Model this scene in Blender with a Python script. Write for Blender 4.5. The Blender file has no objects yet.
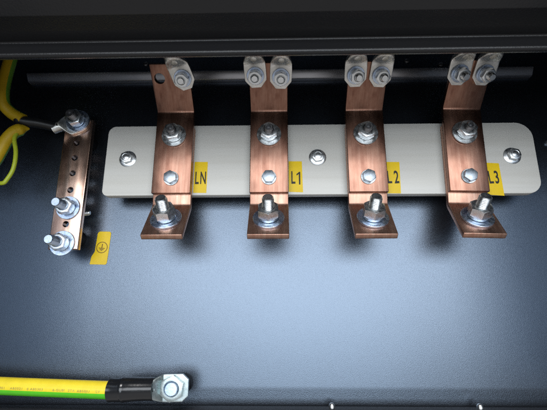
import bpy, bmesh, math, random
from mathutils import Vector, Matrix
random.seed(7)
S = 0.001                                   # everything below is in millimetres
SC = bpy.context.scene
COL = SC.collection
R = math.radians
V = Vector

# ------------------------------------------------------------------ materials
def mat(name, color, rough=0.5, metal=0.0, spec=0.5):
    m = bpy.data.materials.new(name); m.use_nodes = True
    b = m.node_tree.nodes['Principled BSDF']
    b.inputs['Base Color'].default_value = (*color, 1)
    b.inputs['Roughness'].default_value = rough
    b.inputs['Metallic'].default_value = metal
    b.inputs['Specular IOR Level'].default_value = spec
    return m

def nd(m, t, **kw):
    n = m.node_tree.nodes.new(t)
    for k, v in kw.items():
        if k in n.inputs: n.inputs[k].default_value = v
        else: setattr(n, k, v)
    return n

def link(m, a, b): m.node_tree.links.new(a, b)

def noise(m, scale, detail=3, rough=0.55, stretch=None):
    tc = nd(m, 'ShaderNodeTexCoord')
    n = nd(m, 'ShaderNodeTexNoise', Scale=scale, Detail=detail, Roughness=rough)
    if stretch:
        mp = nd(m, 'ShaderNodeMapping'); mp.inputs['Scale'].default_value = stretch
        link(m, tc.outputs['Object'], mp.inputs['Vector']); link(m, mp.outputs['Vector'], n.inputs['Vector'])
    else:
        link(m, tc.outputs['Object'], n.inputs['Vector'])
    return n.outputs['Fac']

def ramp(m, fac, stops):
    r = nd(m, 'ShaderNodeValToRGB')
    e = r.color_ramp.elements
    while len(e) < len(stops): e.new(0.5)
    for el, (p, c) in zip(e, stops):
        el.position = p; el.color = (*c, 1) if len(c) == 3 else c
    link(m, fac, r.inputs['Fac'])
    return r.outputs['Color']

def rough_from(m, fac, lo, hi):
    mr = nd(m, 'ShaderNodeMapRange'); mr.inputs['From Min'].default_value = .3; mr.inputs['From Max'].default_value = .7
    mr.inputs['To Min'].default_value = lo; mr.inputs['To Max'].default_value = hi
    link(m, fac, mr.inputs['Value']); link(m, mr.outputs['Result'], m.node_tree.nodes['Principled BSDF'].inputs['Roughness'])

def bumps(m, facs):
    """facs: list of (fac, strength, distance m) chained"""
    prev = None
    for fac, st, dist in facs:
        b = nd(m, 'ShaderNodeBump', Strength=st, Distance=dist)
        link(m, fac, b.inputs['Height'])
        if prev: link(m, prev, b.inputs['Normal'])
        prev = b.outputs['Normal']
    link(m, prev, m.node_tree.nodes['Principled BSDF'].inputs['Normal'])

def base(m, col): link(m, col, m.node_tree.nodes['Principled BSDF'].inputs['Base Color'])

# powder coat: fine orange peel
coat = mat('powder_coat', (.013, .014, .017), .25, 0, .5)
base(coat, ramp(coat, noise(coat, 60, 5, .6), [(.3, (.011, .012, .0145)), (.7, (.015, .0165, .020))]))
bumps(coat, [(noise(coat, 1600, 2, .6), .25, .0005), (noise(coat, 7, 1), .12, .004)])
coat.node_tree.nodes['Principled BSDF'].inputs['IOR'].default_value = 2.6
coat.node_tree.nodes['Principled BSDF'].inputs['Specular Tint'].default_value = (.64, .79, 1, 1)
coat_top = mat('powder_coat_top', (.011, .011, .012), .33, 0, .4)
bumps(coat_top, [(noise(coat_top, 700, 2, .6), .22, .0006), (noise(coat_top, 9, 2), .2, .004)])
rubber = mat('black_rubber', (.012, .013, .016), .6)
bumps(rubber, [(noise(rubber, 300, 3), .3, .0006)])
railm = mat('rail_steel', (.55, .56, .6), .42, .9)
rough_from(railm, noise(railm, 60, 4, .6, (.2, 1, 1)), .25, .45)

def copper_mat(name, tarnish, k=1.0, r0=.26, r1=.42):
    g = lambda *c: tuple(min(.97, 1 - (1 - x) ** k) for x in c)
    m = mat(name, (.8, .45, .33), .3, 1)
    blot = noise(m, 52, 6, .68, (1, 1, .45))
    streak = noise(m, 260, 5, .62, (1, .2, .04))
    mix = nd(m, 'ShaderNodeMix', data_type='RGBA')
    c1 = ramp(m, blot, [(.3, tarnish), (.52, g(.32, .165, .115)), (.75, g(.40, .225, .162))])
    c2 = ramp(m, streak, [(.3, g(.20, .09, .065)), (.48, g(.32, .168, .122)), (.7, g(.50, .31, .235))])
    mix.inputs[0].default_value = .42
    link(m, c1, mix.inputs[6]); link(m, c2, mix.inputs[7])
    base(m, mix.outputs[2])
    rough_from(m, noise(m, 70, 4, .6, (1, .3, .3)), r0, r1)
    bumps(m, [(streak, .10, .0004), (noise(m, 28, 2), .35, .0016)])
    return m
copper = copper_mat('copper', (.17, .072, .05))
copper_pale = copper_mat('copper_pale', (.62, .36, .27), 4.0, .22, .34)
copper_lit = copper_mat('copper_lit', (.55, .28, .2), 2.4, .36, .52)  # lighter copper copy; bright reflection on the terminal strips put into its colour

def zinc_mat(name, c0, c1, r0, r1):
    m = mat(name, c0, .3, 1)
    base(m, ramp(m, noise(m, 120, 4, .6), [(.35, c0), (.65, c1)]))
    rough_from(m, noise(m, 260, 3), r0, r1)
    bumps(m, [(noise(m, 420, 3), .25, .0003)])
    return m
zinc = zinc_mat('zinc_plate', (.74, .78, .80), (.90, .92, .93), .26, .42)
zinc_blue = zinc_mat('zinc_blue_passivated', (.46, .59, .84), (.72, .81, .94), .26, .46)
zinc_dull = zinc_mat('zinc_dull', (.40, .46, .53), (.62, .68, .74), .36, .55)
tin = zinc_mat('tinned_copper', (.66, .65, .61), (.93, .92, .88), .36, .52)
tin_bright = zinc_mat('tinned_copper_bright', (.46, .54, .55), (.60, .67, .68), .36, .5)
bolt_dark = zinc_mat('dull_steel', (.22, .22, .23), (.35, .35, .36), .35, .5)

board_m = mat('white_laminate', (.62, .6, .55), .38, 0, .4)
base(board_m, ramp(board_m, noise(board_m, 70, 4, .6, (.04, 1, 1)), [(.35, (.71, .69, .635)), (.65, (.78, .765, .72))]))
bumps(board_m, [(noise(board_m, 120, 3, .6, (.06, 1, 1)), .15, .0005), (noise(board_m, 6, 1), .2, .003)])

def plastic(name, c, rough=.4, spec=.5, b=.15, sc=200):
    m = mat(name, c, rough, 0, spec)
    h = tuple(x * .88 for x in c)
    base(m, ramp(m, noise(m, 90, 4, .6), [(.3, h), (.65, c)]))
    bumps(m, [(noise(m, sc, 3), b, .0006)])
    return m
label_y = plastic('yellow_label', (.97, .66, .0), .38, .5, .1)
yellow = plastic('yellow_sheath', (.88, .69, .035), .36, .5, .12)
green = plastic('green_sheath', (.10, .60, .014), .36, .5, .12)
yellow_shaded = plastic('yellow_sheath_shaded', (.58, .38, .012), .45)  # sheath yellow darkened: shade under the top lip put into the colour
green_shaded = plastic('green_sheath_shaded', (.12, .30, .03), .45)  # green of the same wires, lip shade likewise in the colour
lime = plastic('lime_sheath', (.44, .52, .03), .42)
shrink = plastic('heat_shrink', (.010, .011, .013), .2, .7, .35, 60)
sleeve = plastic('black_sleeve', (.01, .01, .011), .42, .5, .3, 80)
black_sheath = plastic('black_sheath', (.014, .014, .015), .4)
blk = plastic('black_plastic', (.006, .006, .007), .6, .25, .2)
ink = mat('black_ink', (.02, .017, .012), .5)
ink_brown = mat('faded_ink', (.16, .075, .01), .5)
ink_grey = mat('print_ink', (.42, .35, .10), .5)
red_sheath = plastic('dark_red_sheath', (.12, .02, .02), .45)

# ------------------------------------------------------------------ object helpers
def thing(name, label, cat, loc, group=None):
    o = bpy.data.objects.new(name, None); COL.objects.link(o)
    o.location = V(loc) * S; o.empty_display_size = .01
    o['label'] = label; o['category'] = cat
    if group: o['group'] = group
    o['_o'] = [float(c) for c in loc]
    return o

def origin(p):
    q = V((0, 0, 0))
    while p is not None:
        if '_o' in p: q = q + V(p['_o'])
        p = p.parent
    return q

def obj(name, bm, mats, parent=None, smooth=40, label=None):
    """bm is in world millimetres; stored relative to the top thing's base"""
    off = origin(parent)
    bmesh.ops.transform(bm, matrix=Matrix.Translation(-off), verts=bm.verts)
    bmesh.ops.scale(bm, vec=(S, S, S), verts=bm.verts)
    bmesh.ops.recalc_face_normals(bm, faces=bm.faces)
    for e in bm.edges:
        e.smooth = not (len(e.link_faces) == 2 and e.calc_face_angle(0) > R(smooth))
    for f in bm.faces: f.smooth = True
    me = bpy.data.meshes.new(name); bm.to_mesh(me); bm.free()
    for m in (mats if isinstance(mats, (list, tuple)) else [mats]): me.materials.append(m)
    o = bpy.data.objects.new(name, me); COL.objects.link(o)
    if parent is not None: o.parent = parent
    if label: o['label'] = label
    return o

def frame(o, n, up=(0, 0, 1), rot=0):
    n = V(n).normalized(); u = V(up); u = (u - n * u.dot(n)).normalized(); x = u.cross(n)
    m = Matrix((x, u, n)).transposed().to_4x4(); m.translation = V(o)
    return m @ Matrix.Rotation(R(rot), 4, 'Z')

def xf(bm, m): bmesh.ops.transform(bm, matrix=m, verts=bm.verts); return bm

def lathe(bm, prof, seg=40, m=None, closed=False):
    m = m or Matrix()
    rings = []
    for r, z in prof:
        if r < 1e-6: rings.append([bm.verts.new(m @ V((0, 0, z)))])
        else: rings.append([bm.verts.new(m @ V((r * math.cos(2 * math.pi * i / seg), r * math.sin(2 * math.pi * i / seg), z))) for i in range(seg)])
    pairs = list(zip(rings, rings[1:])) + ([(rings[-1], rings[0])] if closed else [])
    for a, b in pairs:
        for i in range(seg):
            j = (i + 1) % seg
            if len(a) == 1 and len(b) == 1: continue
            if len(a) == 1: bm.faces.new((a[0], b[i], b[j]))
            elif len(b) == 1: bm.faces.new((a[i], a[j], b[0]))
            else: bm.faces.new((a[i], a[j], b[j], b[i]))
    return bm

def washer_bm(m, od, idd, t, z=0, dish=0.0):
    b = .25
    return lathe(bmesh.new(), [(idd / 2, z), (od / 2 - b, z), (od / 2, z + b), (od / 2, z + t - b), (od / 2 - b, z + t), (idd / 2 + b, z + t + dish), (idd / 2, z + t - b)], 56, m, True)

def lock_washer_bm(m, od, idd, t, z=0):
    bm = bmesh.new(); n = 44; prev = None; first = None
    for i in range(n + 1):
        a = R(10) + (2 * math.pi - R(14)) * i / n; dz = .9 * i / n
        ring = [bm.verts.new(m @ V((r * math.cos(a), r * math.sin(a), z + h + dz))) for r, h in ((idd / 2, 0), (od / 2, 0), (od / 2, t), (idd / 2, t))]
        if prev:
            for k in range(4): bm.faces.new((prev[k], prev[(k + 1) % 4], ring[(k + 1) % 4], ring[k]))
        else: first = ring
        prev = ring
    bm.faces.new(first); bm.faces.new(prev)
    return bm

def hex_bm(m, af, h, z=0, bore=0, both=True, bm=None):
    """hexagon with chamfered corners; bore > 0 leaves a hole (a nut)"""
    bm = bm or bmesh.new(); seg = 72; rc = af / 2 * .97
    def rh(i):
        a = (2 * math.pi * i / seg) % (math.pi / 3) - math.pi / 6
        return af / 2 / math.cos(a)
    rows = []
    def row(fn): rows.append([bm.verts.new(m @ V((fn(i)[0] * math.cos(2 * math.pi * i / seg), fn(i)[0] * math.sin(2 * math.pi * i / seg), fn(i)[1]))) for i in range(seg)])
    k = .55
    if bore: row(lambda i: (bore / 2, z + .6))
    if bore: row(lambda i: (bore / 2 + .6, z))
    row(lambda i: (rc, z))
    if both: row(lambda i: (rh(i), z + k * (rh(i) - rc)))
    else: row(lambda i: (rh(i), z + .02))
    row(lambda i: (rh(i), z + h - k * (rh(i) - rc)))
    row(lambda i: (rc, z + h))
    if bore:
        row(lambda i: (bore / 2 + .8, z + h)); row(lambda i: (bore / 2, z + h - .8))
    for a, b in zip(rows, rows[1:]):
        for i in range(seg):
            j = (i + 1) % seg; bm.faces.new((a[i], a[j], b[j], b[i]))
    if bore:
        for i in range(seg):
            j = (i + 1) % seg; bm.faces.new((rows[-1][i], rows[-1][j], rows[0][j], rows[0][i]))
    else:
        bm.faces.new(rows[0][::-1]); bm.faces.new(rows[-1])
    return bm

def stud_bm(m, d, z0, z1, pitch=1.5, bm=None, hollow=0):
    bm = bm or bmesh.new(); seg = 28; dep = pitch * .5
    nz = max(6, int((z1 - z0) / pitch * 6)); rows = []
    for k in range(nz + 1):
        z = z0 + (z1 - z0) * k / nz; row = []
        for i in range(seg):
            t = (z / pitch - i / seg) % 1.0
            r = d / 2 - dep * (1 - abs(2 * t - 1))
            tip = z1 - z
            if tip < 1.2: r = min(r, d / 2 - dep * .6 - (1.2 - tip) * .55)
            a = 2 * math.pi * i / seg
            row.append(bm.verts.new(m @ V((r * math.cos(a), r * math.sin(a), z))))
        rows.append(row)
    for a, b in zip(rows, rows[1:]):
        for i in range(seg):
            j = (i + 1) % seg; bm.faces.new((a[i], a[j], b[j], b[i]))
    bm.faces.new(rows[0][::-1])
    if hollow:
        rr = d / 2 - dep * .6 - .66
        last = rows[-1]
        for rad, zz in ((rr * .62, z1), (rr * .5, z1 - hollow), ):
            ring = [bm.verts.new(m @ V((rad * math.cos(2 * math.pi * i / seg), rad * math.sin(2 * math.pi * i / seg), zz))) for i in range(seg)]
            for i in range(seg):
                j = (i + 1) % seg; bm.faces.new((last[i], last[j], ring[j], ring[i]))
            last = ring
        bm.faces.new(last)
    else: bm.faces.new(rows[-1])
    return bm

def bevel(bm, w, ang=40, seg=2):
    es = [e for e in bm.edges if len(e.link_faces) == 2 and e.calc_face_angle(0) > R(ang)]
    bmesh.ops.bevel(bm, geom=es, offset=w, segments=seg, profile=.5, affect='EDGES', clamp_overlap=True)
    return bm

def prism_bm(pts, z0, z1, m=None, bev=0, seg=2):
    m = m or Matrix(); bm = bmesh.new()
    a = [bm.verts.new(m @ V((x, y, z0))) for x, y in pts]; b = [bm.verts.new(m @ V((x, y, z1))) for x, y in pts]
    bm.faces.new(a[::-1]); bm.faces.new(b)
    n = len(pts)
    for i in range(n): bm.faces.new((a[i], a[(i + 1) % n], b[(i + 1) % n], b[i]))
    bmesh.ops.recalc_face_normals(bm, faces=bm.faces)
    if bev: bevel(bm, bev, 50, seg)
    return bm

def box_bm(x0, x1, y0, y1, z0, z1, bev=0):
    return prism_bm([(x0, y0), (x1, y0), (x1, y1), (x0, y1)], z0, z1, None, bev)

def round_rect(x0, x1, y0, y1, r, n=8):
    out = []
    rs = r if isinstance(r, (list, tuple)) else [r] * 4
    for (cx, cy, a0), q in zip(((x1, y0, -90), (x1, y1, 0), (x0, y1, 90), (x0, y0, 180)), rs):
        sx = -1 if cx == x1 else 1; sy = -1 if cy == y1 else 1
        for k in range(n + 1):
            a = R(a0 + 90 * k / n); out.append((cx + sx * q + q * math.cos(a), cy + sy * q + q * math.sin(a)))
    return out

def fillet(path, rads, n=8):
    out = [V(path[0])]
    for i in range(1, len(path) - 1):
        p, a, b = V(path[i]), V(path[i - 1]), V(path[i + 1])
        da, db = (a - p).normalized(), (b - p).normalized()
        ang = da.angle(db); r = rads[i - 1]; t = r / math.tan(ang / 2)
        c = p + (da + db).normalized() * (r / math.sin(ang / 2))
        s, e = p + da * t, p + db * t
        v0, v1 = s - c, e - c; tot = v0.angle_signed(v1)
        for k in range(n + 1):
            x = -tot * k / n
            out.append(c + V((v0.x * math.cos(x) - v0.y * math.sin(x), v0.x * math.sin(x) + v0.y * math.cos(x))))
    out.append(V(path[-1]))
    return out

def strap_bm(path, rads, t, w, xc=0, bev=.7, skew=0.0):
    """flat bar bent along a (y, z) path: path is the FRONT face, thickness goes behind"""
    f = fillet(path, rads); n = len(f); bm = bmesh.new(); rows = []
    for i in range(n):
        if i == 0: tg = f[1] - f[0]
        elif i == n - 1: tg = f[-1] - f[-2]
        else: tg = (f[i + 1] - f[i]).normalized() + (f[i] - f[i - 1]).normalized()
        tg.normalize(); nr = V((-tg.y, tg.x))           # to the left of travel
        b = f[i] + nr * t
        rows.append([bm.verts.new((xc + sx * w / 2, q.x, q.y)) for sx, q in ((-1, f[i]), (1, f[i]), (1, b), (-1, b))])
    for a, b in zip(rows, rows[1:]):
        for k in range(4): bm.faces.new((a[k], a[(k + 1) % 4], b[(k + 1) % 4], b[k]))
    bm.faces.new(rows[0]); bm.faces.new(rows[-1][::-1])
    bmesh.ops.recalc_face_normals(bm, faces=bm.faces)
    bevel(bm, bev, 45, 2)
    return bm

def spline(pts, n=10):
    P = [V(p) for p in pts]; P = [P[0] * 2 - P[1]] + P + [P[-1] * 2 - P[-2]]; out = []
    for i in range(1, len(P) - 2):
        for k in range(n):
            t = k / n; a, b, c, d = P[i - 1:i + 3]
            out.append(.5 * ((2 * b) + (c - a) * t + (2 * a - 5 * b + 4 * c - d) * t * t + (3 * b - a - 3 * c + d) * t ** 3))
    out.append(P[-2]); return out

def tube_bm(pts, rad, seg=32, ref=(0, -1, 0), green_at=None, twist=0, bm=None, caps=True):
    """rad: number or function of 0..1; green_at: (deg from, deg to) gets material slot 1. 0 deg faces ref."""
    bm = bm or bmesh.new(); n = len(pts); rows = []
    for i, p in enumerate(pts):
        tg = (pts[min(i + 1, n - 1)] - pts[max(i - 1, 0)]).normalized()
        rf = V(ref); u = (rf - tg * rf.dot(tg)).normalized(); v = tg.cross(u)
        r = rad(i / (n - 1)) if callable(rad) else rad
        rows.append([bm.verts.new(p + (u * math.cos(2 * math.pi * k / seg) + v * math.sin(2 * math.pi * k / seg)) * r) for k in range(seg)])
    for i, (a, b) in enumerate(zip(rows, rows[1:])):
        for k in range(seg):
            f = bm.faces.new((a[k], a[(k + 1) % seg], b[(k + 1) % seg], b[k]))
            if green_at:
                d = (360 * (k + .5) / seg + twist * i / n) % 360
                if (d - green_at[0]) % 360 < (green_at[1] - green_at[0]) % 360: f.material_index = 1
    if caps: bm.faces.new(rows[0][::-1]); bm.faces.new(rows[-1])
    return bm

def cut(o, cutter_bm):
    """boolean cut with a temporary cutter (world mm)"""
    root = o
    off = origin(o.parent) if o.parent else V((0, 0, 0))
    bmesh.ops.transform(cutter_bm, matrix=Matrix.Translation(-off), verts=cutter_bm.verts)
    bmesh.ops.scale(cutter_bm, vec=(S, S, S), verts=cutter_bm.verts)
    bmesh.ops.recalc_face_normals(cutter_bm, faces=cutter_bm.faces)
    me = bpy.data.meshes.new('cut'); cutter_bm.to_mesh(me); cutter_bm.free()
    c = bpy.data.objects.new('cut', me); COL.objects.link(c)
    par = o.parent; o.parent = None
    md = o.modifiers.new('b', 'BOOLEAN'); md.object = c; md.operation = 'DIFFERENCE'; md.solver = 'EXACT'
    dg = bpy.context.evaluated_depsgraph_get(); dg.update()
    nm = bpy.data.meshes.new_from_object(o.evaluated_get(dg))
    o.modifiers.clear(); old = o.data; name = old.name; o.data = nm
    bpy.data.meshes.remove(old); nm.name = name
    bm = bmesh.new(); bm.from_mesh(nm)
    for e in bm.edges: e.smooth = not (len(e.link_faces) == 2 and e.calc_face_angle(0) > R(35))
    for f in bm.faces: f.smooth = True
    bm.to_mesh(nm); bm.free()
    bpy.data.objects.remove(c); bpy.data.meshes.remove(me)
    o.parent = par

def cyl_bm(m, r, z0, z1, seg=32, bm=None):
    return lathe(bm or bmesh.new(), [(0, z0), (r, z0), (r, z1), (0, z1)], seg, m)

def text_bm(txt, size, m, sx=1.0, thick=.08, bold=0.0, spacing=1.0):
    cu = bpy.data.curves.new('t', 'FONT'); cu.body = txt; cu.size = size; cu.align_x = 'CENTER'; cu.align_y = 'CENTER'
    cu.extrude = thick / 2; cu.offset = bold; cu.space_character = spacing
    o = bpy.data.objects.new('t', cu); COL.objects.link(o)
    dg = bpy.context.evaluated_depsgraph_get(); dg.update()
    me = bpy.data.meshes.new_from_object(o.evaluated_get(dg))
    bm = bmesh.new(); bm.from_mesh(me)
    bpy.data.objects.remove(o); bpy.data.curves.remove(cu); bpy.data.meshes.remove(me)
    bmesh.ops.transform(bm, matrix=m @ Matrix.Diagonal((sx, 1, 1, 1)), verts=bm.verts)
    return bm

def merge(dst, src):
    me = bpy.data.meshes.new('m'); src.to_mesh(me); src.free(); dst.from_mesh(me); bpy.data.meshes.remove(me); return dst

OUT = (0, -1, 0)

# ------------------------------------------------------------------ the enclosure
enc = thing('electrical_enclosure', 'dark grey powder coated steel enclosure with a folded lip across the top, holding the busbars', 'enclosure', (0, 0, -86))
XL, XR, YF, ZT = -327, 322, -252, 240
# back panel with the folded bottom ledge is one bent sheet: profile in (y, z)
prof = fillet([(0, 330), (0, -76), (.9, -91.0), (2, -104)], [60.0, 20.0], 10)
bm = bmesh.new(); rows = []
for i, p in enumerate(prof):
    rows.append([bm.verts.new((x, p.x, p.y)) for x in (XL, XR)])
for a, b in zip(rows, rows[1:]): bm.faces.new((a[0], a[1], b[1], b[0]))
obj('back_panel', bm, coat, enc)
for x0, x1 in ((XL - 3, XL + .2), (XR - .2, XR + 3)):
    obj('side_panel', box_bm(x0, x1, YF, 2, -91, 330), coat, enc)
obj('edge_trim', box_bm(XL, XR, -30, -4.5, -125, -91.6, 1.5), rubber, enc)
# top: a hanging lip (hem, face) and the sheet running forward from it
lip = fillet([(-185, 184), (-190.4, 173.2), (-196.8, 171.6), (-192.5, 186), (-218, 187), (-252, 204), (-256, 333)], [2.0, 2.4, 1.4, 2.5, 2.5], 6)
bm = bmesh.new(); rows = []
for p in lip: rows.append([bm.verts.new((x, p.x, p.y)) for x in (XL, XR)])
for a, b in zip(rows, rows[1:]): bm.faces.new((a[0], a[1], b[1], b[0]))
obj('top_lip', bm, coat_top, enc)
obj('top_panel', box_bm(XL, XR, YF - 12, 3, 330, 333), coat, enc)
# mounting rail on the back panel
rl = obj('mounting_rail', prism_bm([(0, 281.6), (-11, 281), (-11.8, 279.8), (-7.2, 272.2), (-5.6, 271.2), (0, 271.2)], -312, 300, Matrix(((0, 0, 1, 0), (1, 0, 0, 0), (0, 1, 0, 0), (0, 0, 0, 1))), .5), railm, enc)
for x, z in ((-170, 298.5), (155, 298), (196, 292)):
    obj('rivet', lathe(bmesh.new(), [(3.6, 0), (3.6, .6), (3.0, 1.6), (1.8, 2.3), (0, 2.5)], 24, frame((x, -.05, z), OUT)), bolt_dark, enc)
for x, y, z in ((-322, -1, 194), (308, -1, 187)):
    m = frame((x, -.1, z), OUT, rot=12)
    b = lathe(bmesh.new(), [(3.4, 0), (3.4, .6), (2.9, 1.9), (1.8, 2.6), (1.5, 2.0), (0, 2.0)], 24, m)
    obj('panel_screw', b, zinc, enc)
for x in (46.9, 188.6):
    m = frame((x, -12, -93), (0, 0, 1), (0, 1, 0))
    obj('ledge_pin', lathe(bmesh.new(), [(3.1, 0), (3.1, 2.6), (2.7, 4.4), (1.6, 5.6), (0, 6.0)], 28, m), zinc, enc)

# ------------------------------------------------------------------ white insulating board
YB = -33.0
XZ = lambda y: Matrix(((1, 0, 0, 0), (0, 0, 1, y), (0, 1, 0, 0), (0, 0, 0, 1)))   # local (x,y,z) -> world (x, y+z, y)
board = thing('mounting_board', 'white insulating board with rounded corners, three screws, carrying the four copper busbars', 'board', (38.5, -23, 117))
obj('board_sheet', prism_bm(round_rect(-192, 270.5, 117.2, 197.4, [14, 18, 9, 6], 10), 0, 10, XZ(YB), .7), board_m, board)
for i, (x, rot) in enumerate(((-167.4, 20), (38.2, 8), (244.6, -14))):
    m = frame((x, YB, 158.6), OUT, rot=rot)
    s = hex_bm(m, 11.5, 5.0, 1.6)
    sc = obj('board_screw', s, zinc, board)
    lathe_prof = [(0, 0), (9.1, 0), (9.2, .5), (8.4, 1.0), (6.4, 1.7), (0, 1.7)]
    obj('screw_flange', lathe(bmesh.new(), lathe_prof, 48, m), zinc, sc)
    if True:
        rim = lathe(bmesh.new(), [(4.4, 6.55), (4.1, 6.8), (3.6, 6.5), (3.0, 6.45), (2.6, 6.75), (0, 6.75)], 40, m)
        obj('head_mark', rim, zinc, sc)
    obj('spacer', cyl_bm(frame((x, YB + 10.1, 158.6), (0, 1, 0)), 8, 0, 22.8), blk, board)

# ------------------------------------------------------------------ busbars
TA = 6.0; YA = YB - 2 * TA        # front of the upper strap
def bolt_on(parent, name, o, n, d, L, washer, lock, nut, rot, wm, nm, sm, hollow=0, back=None, pitch=1.5, tilt=(0, 0, 0)):
    """stud through a plate, with flat washer, split washer and nut on the front side"""
    m = frame(o, V(n) + V(tilt), rot=rot)
    st = obj(name, stud_bm(m, d, -2, L, pitch, hollow=hollow), sm, parent)
    z = .05
    if washer:
        obj('washer', washer_bm(m, washer[0], d + .6, washer[1], z), wm, st); z += washer[1] + .02
    if lock:
        obj('spring_washer', lock_washer_bm(m, lock[0], d + .4, lock[1], z), nm, st); z += lock[1] + .5
    if nut: obj('nut', hex_bm(m, nut[0], nut[1], z, d - .4), nm, st); z += nut[1]
    if back: obj('bolt_head', hex_bm(m, back[0], back[1], -back[2] - back[1], 0), nm, st)
    return st

WING = V((-37.5, 34.0)).normalized(); WN = V((0, -.6717, -.7408))
def make_busbar(xc, label, twist, midrot, termrot, termtilt, hole=None):
    t = thing('copper_busbar', label, 'busbar', (xc, YB, 117), 'copper busbars on the white board')
    a = strap_bm([(-82.5, 242), (YA, 208), (YA, 116.2)], [5.0], TA, 40, xc)
    if twist: bmesh.ops.rotate(a, cent=(xc, YA, 162), matrix=Matrix.Rotation(R(twist), 3, 'Y'), verts=a.verts)
    ra = obj('riser_strap', a, copper, t, 50)
    if hole is not None: cut(ra, cyl_bm(frame((xc + hole, YA, 208) + 0 * V((0,)) if False else (xc + hole, YA + WING.x * 36, 208 + WING.y * 36), WN), 5.6, -20, 20))
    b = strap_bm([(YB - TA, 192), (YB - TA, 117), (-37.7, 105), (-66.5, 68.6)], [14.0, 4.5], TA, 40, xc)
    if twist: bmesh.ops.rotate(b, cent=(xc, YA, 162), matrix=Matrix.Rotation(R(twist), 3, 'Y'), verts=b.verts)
    obj('terminal_tab', b, copper_lit, t, 50)
    dx = lambda z: -math.sin(R(-twist)) * (z - 162) if twist else 0
    bolt_on(t, 'clamp_stud', (xc + dx(180), YA, 180), OUT, 9.6, 17.5, (26, 1.9), (17.0, 2.0), (16.5, 7.5), midrot, zinc, zinc, bolt_dark, hollow=3.2, tilt=(0, 0, .06))
    # small hex bolt
    m = frame((xc + dx(132), YA, 132), OUT, rot=midrot * 1.7 + 11)
    hb = obj('hex_bolt', hex_bm(m, 12.2, 5.2, 1.35), zinc_dull, t)
    obj('washer', washer_bm(m, 15.6, 7, 1.3, .03), zinc, hb)
    n = V((0, -.794, .608))
    o = V((xc + dx(88), -52.6, 86.6))
    bolt_on(t, 'terminal_stud', o, n, 11.9, 27.2, (31, 2.4), (19.5, 2.4), (19.2, 10), termrot, zinc_blue, zinc, zinc, back=(19, 7, TA), pitch=1.75, tilt=termtilt)
    return t
BX = (-115.0, -13.6, 88.4, 191.2)
make_busbar(BX[0], 'copper busbar beside the LN label, leftmost, with one cable lug and an empty top hole', 0, 12, 4, (-.02, 0, 0), hole=-11.5)
make_busbar(BX[1], 'copper busbar beside the L1 label, second from left, under two level lugs', 0, 29, 31, (0, 0, 0))
make_busbar(BX[2], 'copper busbar between the middle board screw and the L2 label', 0, 16, 26, (.01, 0, .02))
make_busbar(BX[3], 'rightmost copper busbar beside the L3 label, nearest the rounded board end', 1.4, 4, 20, (.03, 0, 0))

# ------------------------------------------------------------------ cable lugs on the risers
def lug_body(m, w, t, r_end, tub, neck=9.0, length=26.0, palm_up=13.0, oct=True, lin=False, tip=.45):
    """palm in local xy (y towards the cable), barrel along +y. ONE lofted mesh"""
    bm = bmesh.new(); seg = 48; rows = []
    def sect(y, a, zc, b, ex):
        row = []
        for k in range(seg):
            th = 2 * math.pi * k / seg; c, s = math.cos(th), math.sin(th)
            row.append(bm.verts.new(m @ V((a * abs(c) ** (2 / ex) * (1 if c >= 0 else -1), y, zc + b * abs(s) ** (2 / ex) * (1 if s >= 0 else -1)))))
        rows.append(row)
    ys = [-r_end + r_end * 2 * k / 10 for k in range(0, 6)]
    for y in ys:
        q = max(0.0, min(1.0, (y + r_end) / r_end))
        a = w / 2 * (tip + (1 - tip) * min(1, q / (.62 if tip < .5 else .4))) if oct else w / 2 * math.sqrt(max(.1, 1 - (1 - q) ** 2))
        sect(y, a, t / 2, t / 2, 12)
    sect(palm_up * .55, w / 2, t / 2, t / 2, 12)
    sect(palm_up * .8, w / 2 * .99, t / 2, t / 2 * 1.02, 9)
    for k in range(1, 8):
        q = k / 7; e = q if lin else q * q * (3 - 2 * q)
        sect(palm_up * .8 + neck * q, w / 2 * (1 - e) + tub * e, (t / 2) * (1 - e) + (tub * .95) * e, t / 2 * (1 - e) + tub * e, 9 * (1 - e) + 2 * e)
    sect(palm_up * .8 + neck + length, tub, tub * .95, tub, 2)
    for a, b in zip(rows, rows[1:]):
        for k in range(seg): bm.faces.new((a[k], a[(k + 1) % seg], b[(k + 1) % seg], b[k]))
    bm.faces.new(rows[0][::-1]); bm.faces.new(rows[-1])
    return bm

def make_lug(xc, label, s=37.0, rot=0, nrot=0, L=13, tilt=(0, 0, 0)):
    o = V((xc, YA + WING.x * s, 208 + WING.y * s)) + WN * .1
    t = thing('cable_lug', label, 'cable lug', o, 'cable lugs bolted to the busbar tops')
    m = frame(o, WN, (0, WING.x, WING.y), rot)
    b = obj('lug_barrel', lug_body(m, 22.5, 3.2, 12.0, 8.0, 13.0, 20, 14.0, True, False), tin, t, 32)
    cut(b, cyl_bm(m @ Matrix.Translation((0, 17.6, 0)), 3.0, 2.6, 30, 24))
    o2 = m @ V((0, 0, 3.2)); n2 = (m.to_3x3() @ V((0, 0, 1))) + V(tilt)
    bolt_on(t, 'stud', o2, n2, 7.8, L, (18, 1.6), (14, 1.8), (12.8, 5.6), nrot, zinc_blue, zinc, zinc, pitch=1.25)
    p0 = m @ V((0, 36, 7.2)); d = m.to_3x3() @ V((0, 1, 0))
    pts = spline([p0, p0 + d * 14, p0 + d * 22 + V((0, 3, 16)), p0 + d * 22 + V((0, 8, 46))], 8)
    obj('cable_sheath', tube_bm(pts, 8.6, 24), black_sheath, t)
    return t
make_lug(-101.5, 'single tilted cable lug on the LN busbar beside the empty hole', 37, 17, 10, 11)
make_lug(-26.7, 'left cable lug of the pair on the L1 busbar', 38.5, 3, 5, 11.5, (-.03, 0, 0))
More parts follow.
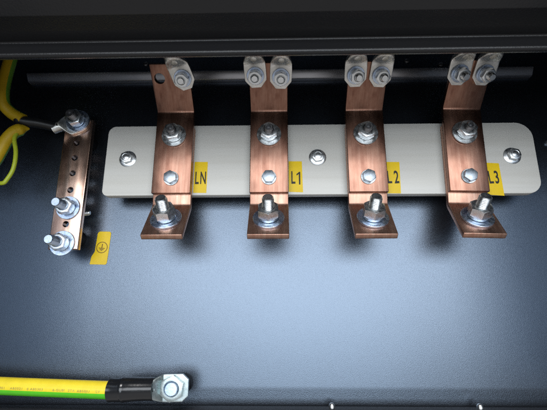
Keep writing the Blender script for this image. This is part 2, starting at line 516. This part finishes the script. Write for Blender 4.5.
make_lug(-0.7, 'right cable lug of the pair on the L1 busbar', 37.0, -2, 25, 11)
make_lug(75.4, 'left cable lug of the pair on the L2 busbar', 38.0, 2, 40, 13, (.12, 0, .02))
make_lug(100.9, 'right cable lug of the pair on the L2 busbar', 37.5, -3, 12, 13, (.10, 0, .02))
make_lug(179.8, 'left cable lug of the pair on the L3 busbar, next to the last L3 lug', 38.5, -1, 33, 15, (.12, 0, 0))
make_lug(205.2, 'right cable lug of the pair on the L3 busbar, rightmost of all lugs', 38.0, -4, 18, 15, (.10, 0, 0))

# ------------------------------------------------------------------ yellow phase labels
f_bold = .36
def sticker(chars, pts, label, tz, tsx=.52, size=19.5, rot=0):
    t = thing('marker_label', label, 'label', (sum(p[0] for p in pts) / 4, YB, min(p[1] for p in pts)), 'yellow marker labels on the white board')
    obj('sticker', prism_bm(pts, -.35, -.02, XZ(YB), .1, 1), label_y, t)
    bm = bmesh.new()
    for c, x in chars:
        if c == '1':
            m1 = frame((x, YB - .41, tz), OUT, rot=rot)
            merge(bm, prism_bm([(.1, -7.1), (1.7, -7.1), (1.7, 7.1), (.6, 7.1), (-2.3, 4.6), (-2.3, 2.9), (.1, 4.6)], 0, .06, m1))
            continue
        merge(bm, text_bm(c, size, frame((x, YB - .38, tz), OUT, rot=rot), tsx, .06, f_bold))
    obj('lettering', bm, ink, t)
sticker((('L', -91.0), ('N', -84.2)), [(-94.2, 119.8), (-80.2, 119.6), (-80.0, 154.4), (-94.2, 154.6)], 'yellow label printed LN beside the leftmost busbar', 135.6, .46)
sticker((('L', 11.6), ('1', 17.6)), [(6.9, 120.2), (21.9, 119.6), (21.2, 154.2), (7.0, 154.4)], 'yellow label printed L1 beside the second busbar', 135.2, .5)
sticker((('L', 113.0), ('2', 120.6)), [(107.0, 117.9), (124.0, 117.7), (125.0, 152.6), (107.2, 152.8)], 'yellow label printed L2 half hidden behind the third busbar', 134.9, .54, rot=2)
sticker((('L', 218.6), ('3', 225.0)), [(211.9, 115.9), (230.3, 114.4), (229.4, 150.2), (212.4, 151.2)], 'yellow label printed L3 overhanging the board edge at the rightmost busbar', 134.0, .54, rot=3)

# earth symbol label on the back panel
el = thing('earth_label', 'crooked yellow label with a circled earth symbol stuck on the dark back panel', 'label', (-202, 0, 48))
pts = [(-212, 48.4), (-194.2, 48), (-193.0, 50), (-192.2, 64.2), (-191.6, 83), (-193, 84.8), (-204.5, 85), (-206.6, 83.4), (-207.2, 73), (-207.8, 62.2), (-210.8, 57.2)]
obj('sticker', prism_bm(pts, -.4, -.05, XZ(0), .1, 1), label_y, el)
bm = lathe(bmesh.new(), [(5.6, 0), (6.3, 0), (6.3, .06), (5.6, .06)], 56, frame((-200.2, -.46, 67), OUT), True)
m = frame((-200.2, -.46, 67), OUT, rot=-4)
for x0, x1, y0, y1 in ((-.45, .45, -.6, 4.0), (-3.4, 3.4, -1.2, -.5), (-2.2, 2.2, -2.5, -1.7), (-1.0, 1.0, -3.6, -2.9)):
    merge(bm, xf(box_bm(x0, x1, y0, y1, 0, .06), m))
obj('earth_symbol', bm, ink_brown, el)

# ------------------------------------------------------------------ earth bar
ex = -227.8; EY = -30.0; ET = 7.0
eb = thing('earth_bar', 'narrow vertical copper earth bar with a row of holes on the dark back panel', 'earth bar', (ex, 0, 60))
ebar = obj('drilled_bar', prism_bm(round_rect(ex - 15.5, ex + 15.5, 60.5, 207.5, .8, 2), 0, ET, XZ(EY), .8), copper_pale, eb, 50)
hb = bmesh.new()
for z in (179.3, 161.7, 143.8, 124.8, 87.3): cyl_bm(frame((ex, EY, z), OUT), 3.4, -12, 6, 28, hb)
cut(ebar, hb)
for z, rot, wd in ((104.8, 10, 25), (66.8, 24, 26)):
    bolt_on(eb, 'stud', (ex + (0.8 if z > 80 else -.4), EY, z), OUT, 10.2, 26 if z > 80 else 27, (wd, 2.0), (16.5, 2.2), (16, 8), rot, zinc_blue, zinc, zinc_blue, pitch=1.5, back=(15, 5.5, ET))
for z in (190, 76): obj('standoff', cyl_bm(frame((ex, EY + ET + .1, z), (0, 1, 0)), 9, 0, -EY - ET - .3), blk, eb)
obj('set_screw', stud_bm(frame((ex + 10, -13, 103), (1, 0, .1)), 6, -8, 6, 1), zinc, eb)

# earth wire coming down from the lip to the ring lug on top of the bar
ew = thing('earth_wire', 'thick yellow and green wire from the top lip, black sleeved, bolted atop the earth bar', 'wire', (ex, EY, 204.5))
rm = frame((ex - .5, EY - .1, 204), OUT, (-1, 0, -.40), 0)
rb = obj('ring_lug', lug_body(rm, 25, 3.0, 12.8, 5.6, 9, 8, 12, False), tin, ew, 32)
cut(rb, cyl_bm(rm @ Matrix.Translation((0, 19, 0)), 1.8, 6, 20, 20))
st = bolt_on(ew, 'stud', (ex + .5, EY - 3.2, 204), OUT, 10.2, 20, (25.5, 2.0), (16.5, 2.2), (16, 8), 15, zinc_blue, zinc, bolt_dark, pitch=1.5, hollow=2)
a0 = rm @ V((0, 22, 5.3))
hs = spline([a0, a0.lerp(V((-281, -48, 198)), .5) + V((0, 0, .8)), V((-281, -48, 198)), V((-285, -49, 200.4))], 8)
obj('heat_shrink', tube_bm(hs, lambda t: 5.4 if t > .12 else 5.2 + .2 * t / .12, 28), sleeve, ew)
obj('insulation', tube_bm(spline([(-279.5, -48, 199), (-285, -49, 201.8), (-292, -51, 206), (-298.5, -55, 214), (-300, -58, 228), (-298.5, -60, 245), (-295.5, -62, 262), (-292, -64, 285), (-290, -64, 315)], 8), 6.3, 30, green_at=(60, 130)), [yellow_shaded, green_shaded], ew)

lc = thing('cable_loop', 'yellow and green cable curving down at the left edge under the sleeved wire', 'cable', (-289, -52, 160))
obj('insulation', tube_bm(spline([(-274, -44, 190.5), (-279, -47, 188.6), (-285, -51, 183), (-290, -53, 173), (-294, -54, 160), (-299, -54, 148), (-309, -54, 136)], 8), lambda t: 1.0 + 5.6 * min(1, t / .22), 28, green_at=(205, 265)), [yellow_shaded, green_shaded], lc)
tw = thing('thin_wire', 'thin lime green wire hanging in a loop left of the earth bar', 'wire', (-279.0, -54, 124))
obj('insulation', tube_bm(spline([(-281, -50, 186), (-280.5, -55, 174), (-275.5, -57, 160), (-273.5, -58, 148), (-274.5, -58, 137), (-278.5, -58, 128), (-282, -58, 124), (-291, -57, 125), (-303, -55, 129)], 10), 2.1, 18), lime, tw)

# ------------------------------------------------------------------ big earth cable at the bottom
bc = thing('earth_cable', 'thick green and yellow striped cable with black sleeve and bolted lug along the bottom', 'cable', (-170, -30, -83))
path = spline([(-360, -31, -67.4), (-320, -31, -67.9), (-272, -31, -69.9), (-220, -31, -71.6), (-168, -32, -73.0), (-150, -33, -72.8)], 10)
obj('insulation', tube_bm(path, 7.9, 48, green_at=(17, 78)), [yellow, green], bc)
bm = bmesh.new()
def zc(x):
    for a, b in zip(path, path[1:]):
        if a.x <= x <= b.x: return a.z + (b.z - a.z) * (x - a.x) / (b.x - a.x)
for x, s in ((-266, '0.62 901'), (-248.5, 'AB5021'), (-231, '0 AB5303'), (-208.5, '6-GU8I'), (-196.5, '2TA'), (-185, 'AB50JU'), (-171.3, 'LV')):
    z = zc(x)
    mm = frame((x, -31.15 - 7.93 - (.9 if x > -190 else .25 if x > -215 else 0), z - .2), (0, -1, -.02), rot=-1.6)
    merge(bm, text_bm(s, 2.7, mm, 1.25, .05, .0, 1.15))
obj('printed_text', bm, ink_grey, bc)
hs = spline([(-162.5, -31.8, -73), (-155, -32.6, -72.8), (-148, -33, -72.3), (-136, -33.6, -71.8), (-120.5, -34, -71.5)], 10)
def hr(t): return 10.6 - .25 * math.sin(t * 9) - .3 * t + (.35 if .42 < t < .5 else 0)
obj('heat_shrink', tube_bm(hs, hr, 48), shrink, bc)
lm = frame((-103.2, -27, -71.3), OUT, (-1, 0, -.02), 0)
lb = obj('lug_barrel', lug_body(lm, 24.5, 4.0, 13.5, 8.4, 10, 12, 12.6, True, True, .6), tin_bright, bc, 32)
cut(lb, cyl_bm(lm @ Matrix.Translation((0, 17.5, 0)), 1.6, 9, 30, 20))
m = frame((-104.2, -31.05, -71.3), OUT, rot=24)
nt = obj('hex_nut', hex_bm(m, 20.5, 5.5, 0, 13.2), tin_bright, bc)
obj('stud_end', lathe(bmesh.new(), [(0, -2), (6.1, -2), (6.1, 5.4), (5.5, 6.2), (0, 6.2)], 40, m), zinc_blue, nt)
obj('standoff', lathe(bmesh.new(), [(0, 0), (9.2, 0), (9.6, 1), (9.6, 12), (9, 15), (8.4, 15), (8.4, 26.6), (0, 26.6)], 40, frame((-101.3, -.05, -71.6), OUT)), blk, bc)

# ------------------------------------------------------------------ camera
cam = bpy.data.cameras.new('camera'); co = bpy.data.objects.new('camera', cam); COL.objects.link(co)
pitch, yaw = R(14.7), R(1.3)
fw = V((-math.sin(yaw) * math.cos(pitch), math.cos(yaw) * math.cos(pitch), math.sin(pitch)))
rt = fw.cross(V((0, 0, 1))).normalized(); up = rt.cross(fw)
mw = Matrix((rt, up, -fw)).transposed().to_4x4(); mw.translation = V((0, -.437, 0))
co.matrix_world = mw
cam.sensor_fit = 'HORIZONTAL'; cam.sensor_width = 36; cam.lens = 400 / 547 * 36
cam.clip_start = .01; cam.clip_end = 50
SC.camera = co

# ------------------------------------------------------------------ light
def area(name, loc, target, sx, sy, power, color):
    l = bpy.data.lights.new(name, 'AREA'); l.shape = 'RECTANGLE'; l.size = sx; l.size_y = sy; l.energy = power; l.color = color
    o = bpy.data.objects.new(name, l); COL.objects.link(o); o.location = loc
    o.rotation_euler = (V(target) - V(loc)).to_track_quat('-Z', 'Y').to_euler()
    return o
area('window_lamp', (.06, -1.6, .24), (.06, 0, .24), 2.1, .66, 21, (.90, .95, 1))
area('low_lamp', (.10, -1.6, -.28), (.10, 0, -.28), 1.25, .30, 4.8, (.80, .91, 1))
area('overhead_lamp', (0, -1.3, 1.35), (0, 0, 0), 1.4, .6, 36, (1, .98, .96))
wd = bpy.data.worlds.new('World'); SC.world = wd; wd.use_nodes = True
nt = wd.node_tree; bg = nt.nodes['Background']; bg.inputs['Strength'].default_value = 1
tc = nt.nodes.new('ShaderNodeTexCoord'); sp = nt.nodes.new('ShaderNodeSeparateXYZ'); mr = nt.nodes.new('ShaderNodeValToRGB')
nt.links.new(tc.outputs['Generated'], sp.inputs[0])
ma = nt.nodes.new('ShaderNodeMath'); ma.operation = 'MULTIPLY_ADD'; ma.inputs[1].default_value = .5; ma.inputs[2].default_value = .5
nt.links.new(sp.outputs['Z'], ma.inputs[0]); nt.links.new(ma.outputs[0], mr.inputs['Fac'])
e = mr.color_ramp.elements
e[0].position = .22; e[0].color = (.40, .39, .385, 1); e[1].position = .46; e[1].color = (.015, .017, .02, 1)
nt.links.new(mr.outputs['Color'], bg.inputs['Color'])

SC.view_settings.view_transform = 'Standard'; SC.view_settings.look = 'None'
SC.view_settings.exposure = 0; SC.view_settings.gamma = 1
SC.cycles.use_denoising = False
SC.cycles.max_bounces = 8
SC.cycles.caustics_reflective = False
SC.cycles.blur_glossy = 1.0
SC.cycles.sample_clamp_indirect = 2.5
for o in SC.objects:
    if '_o' in o: del o['_o']
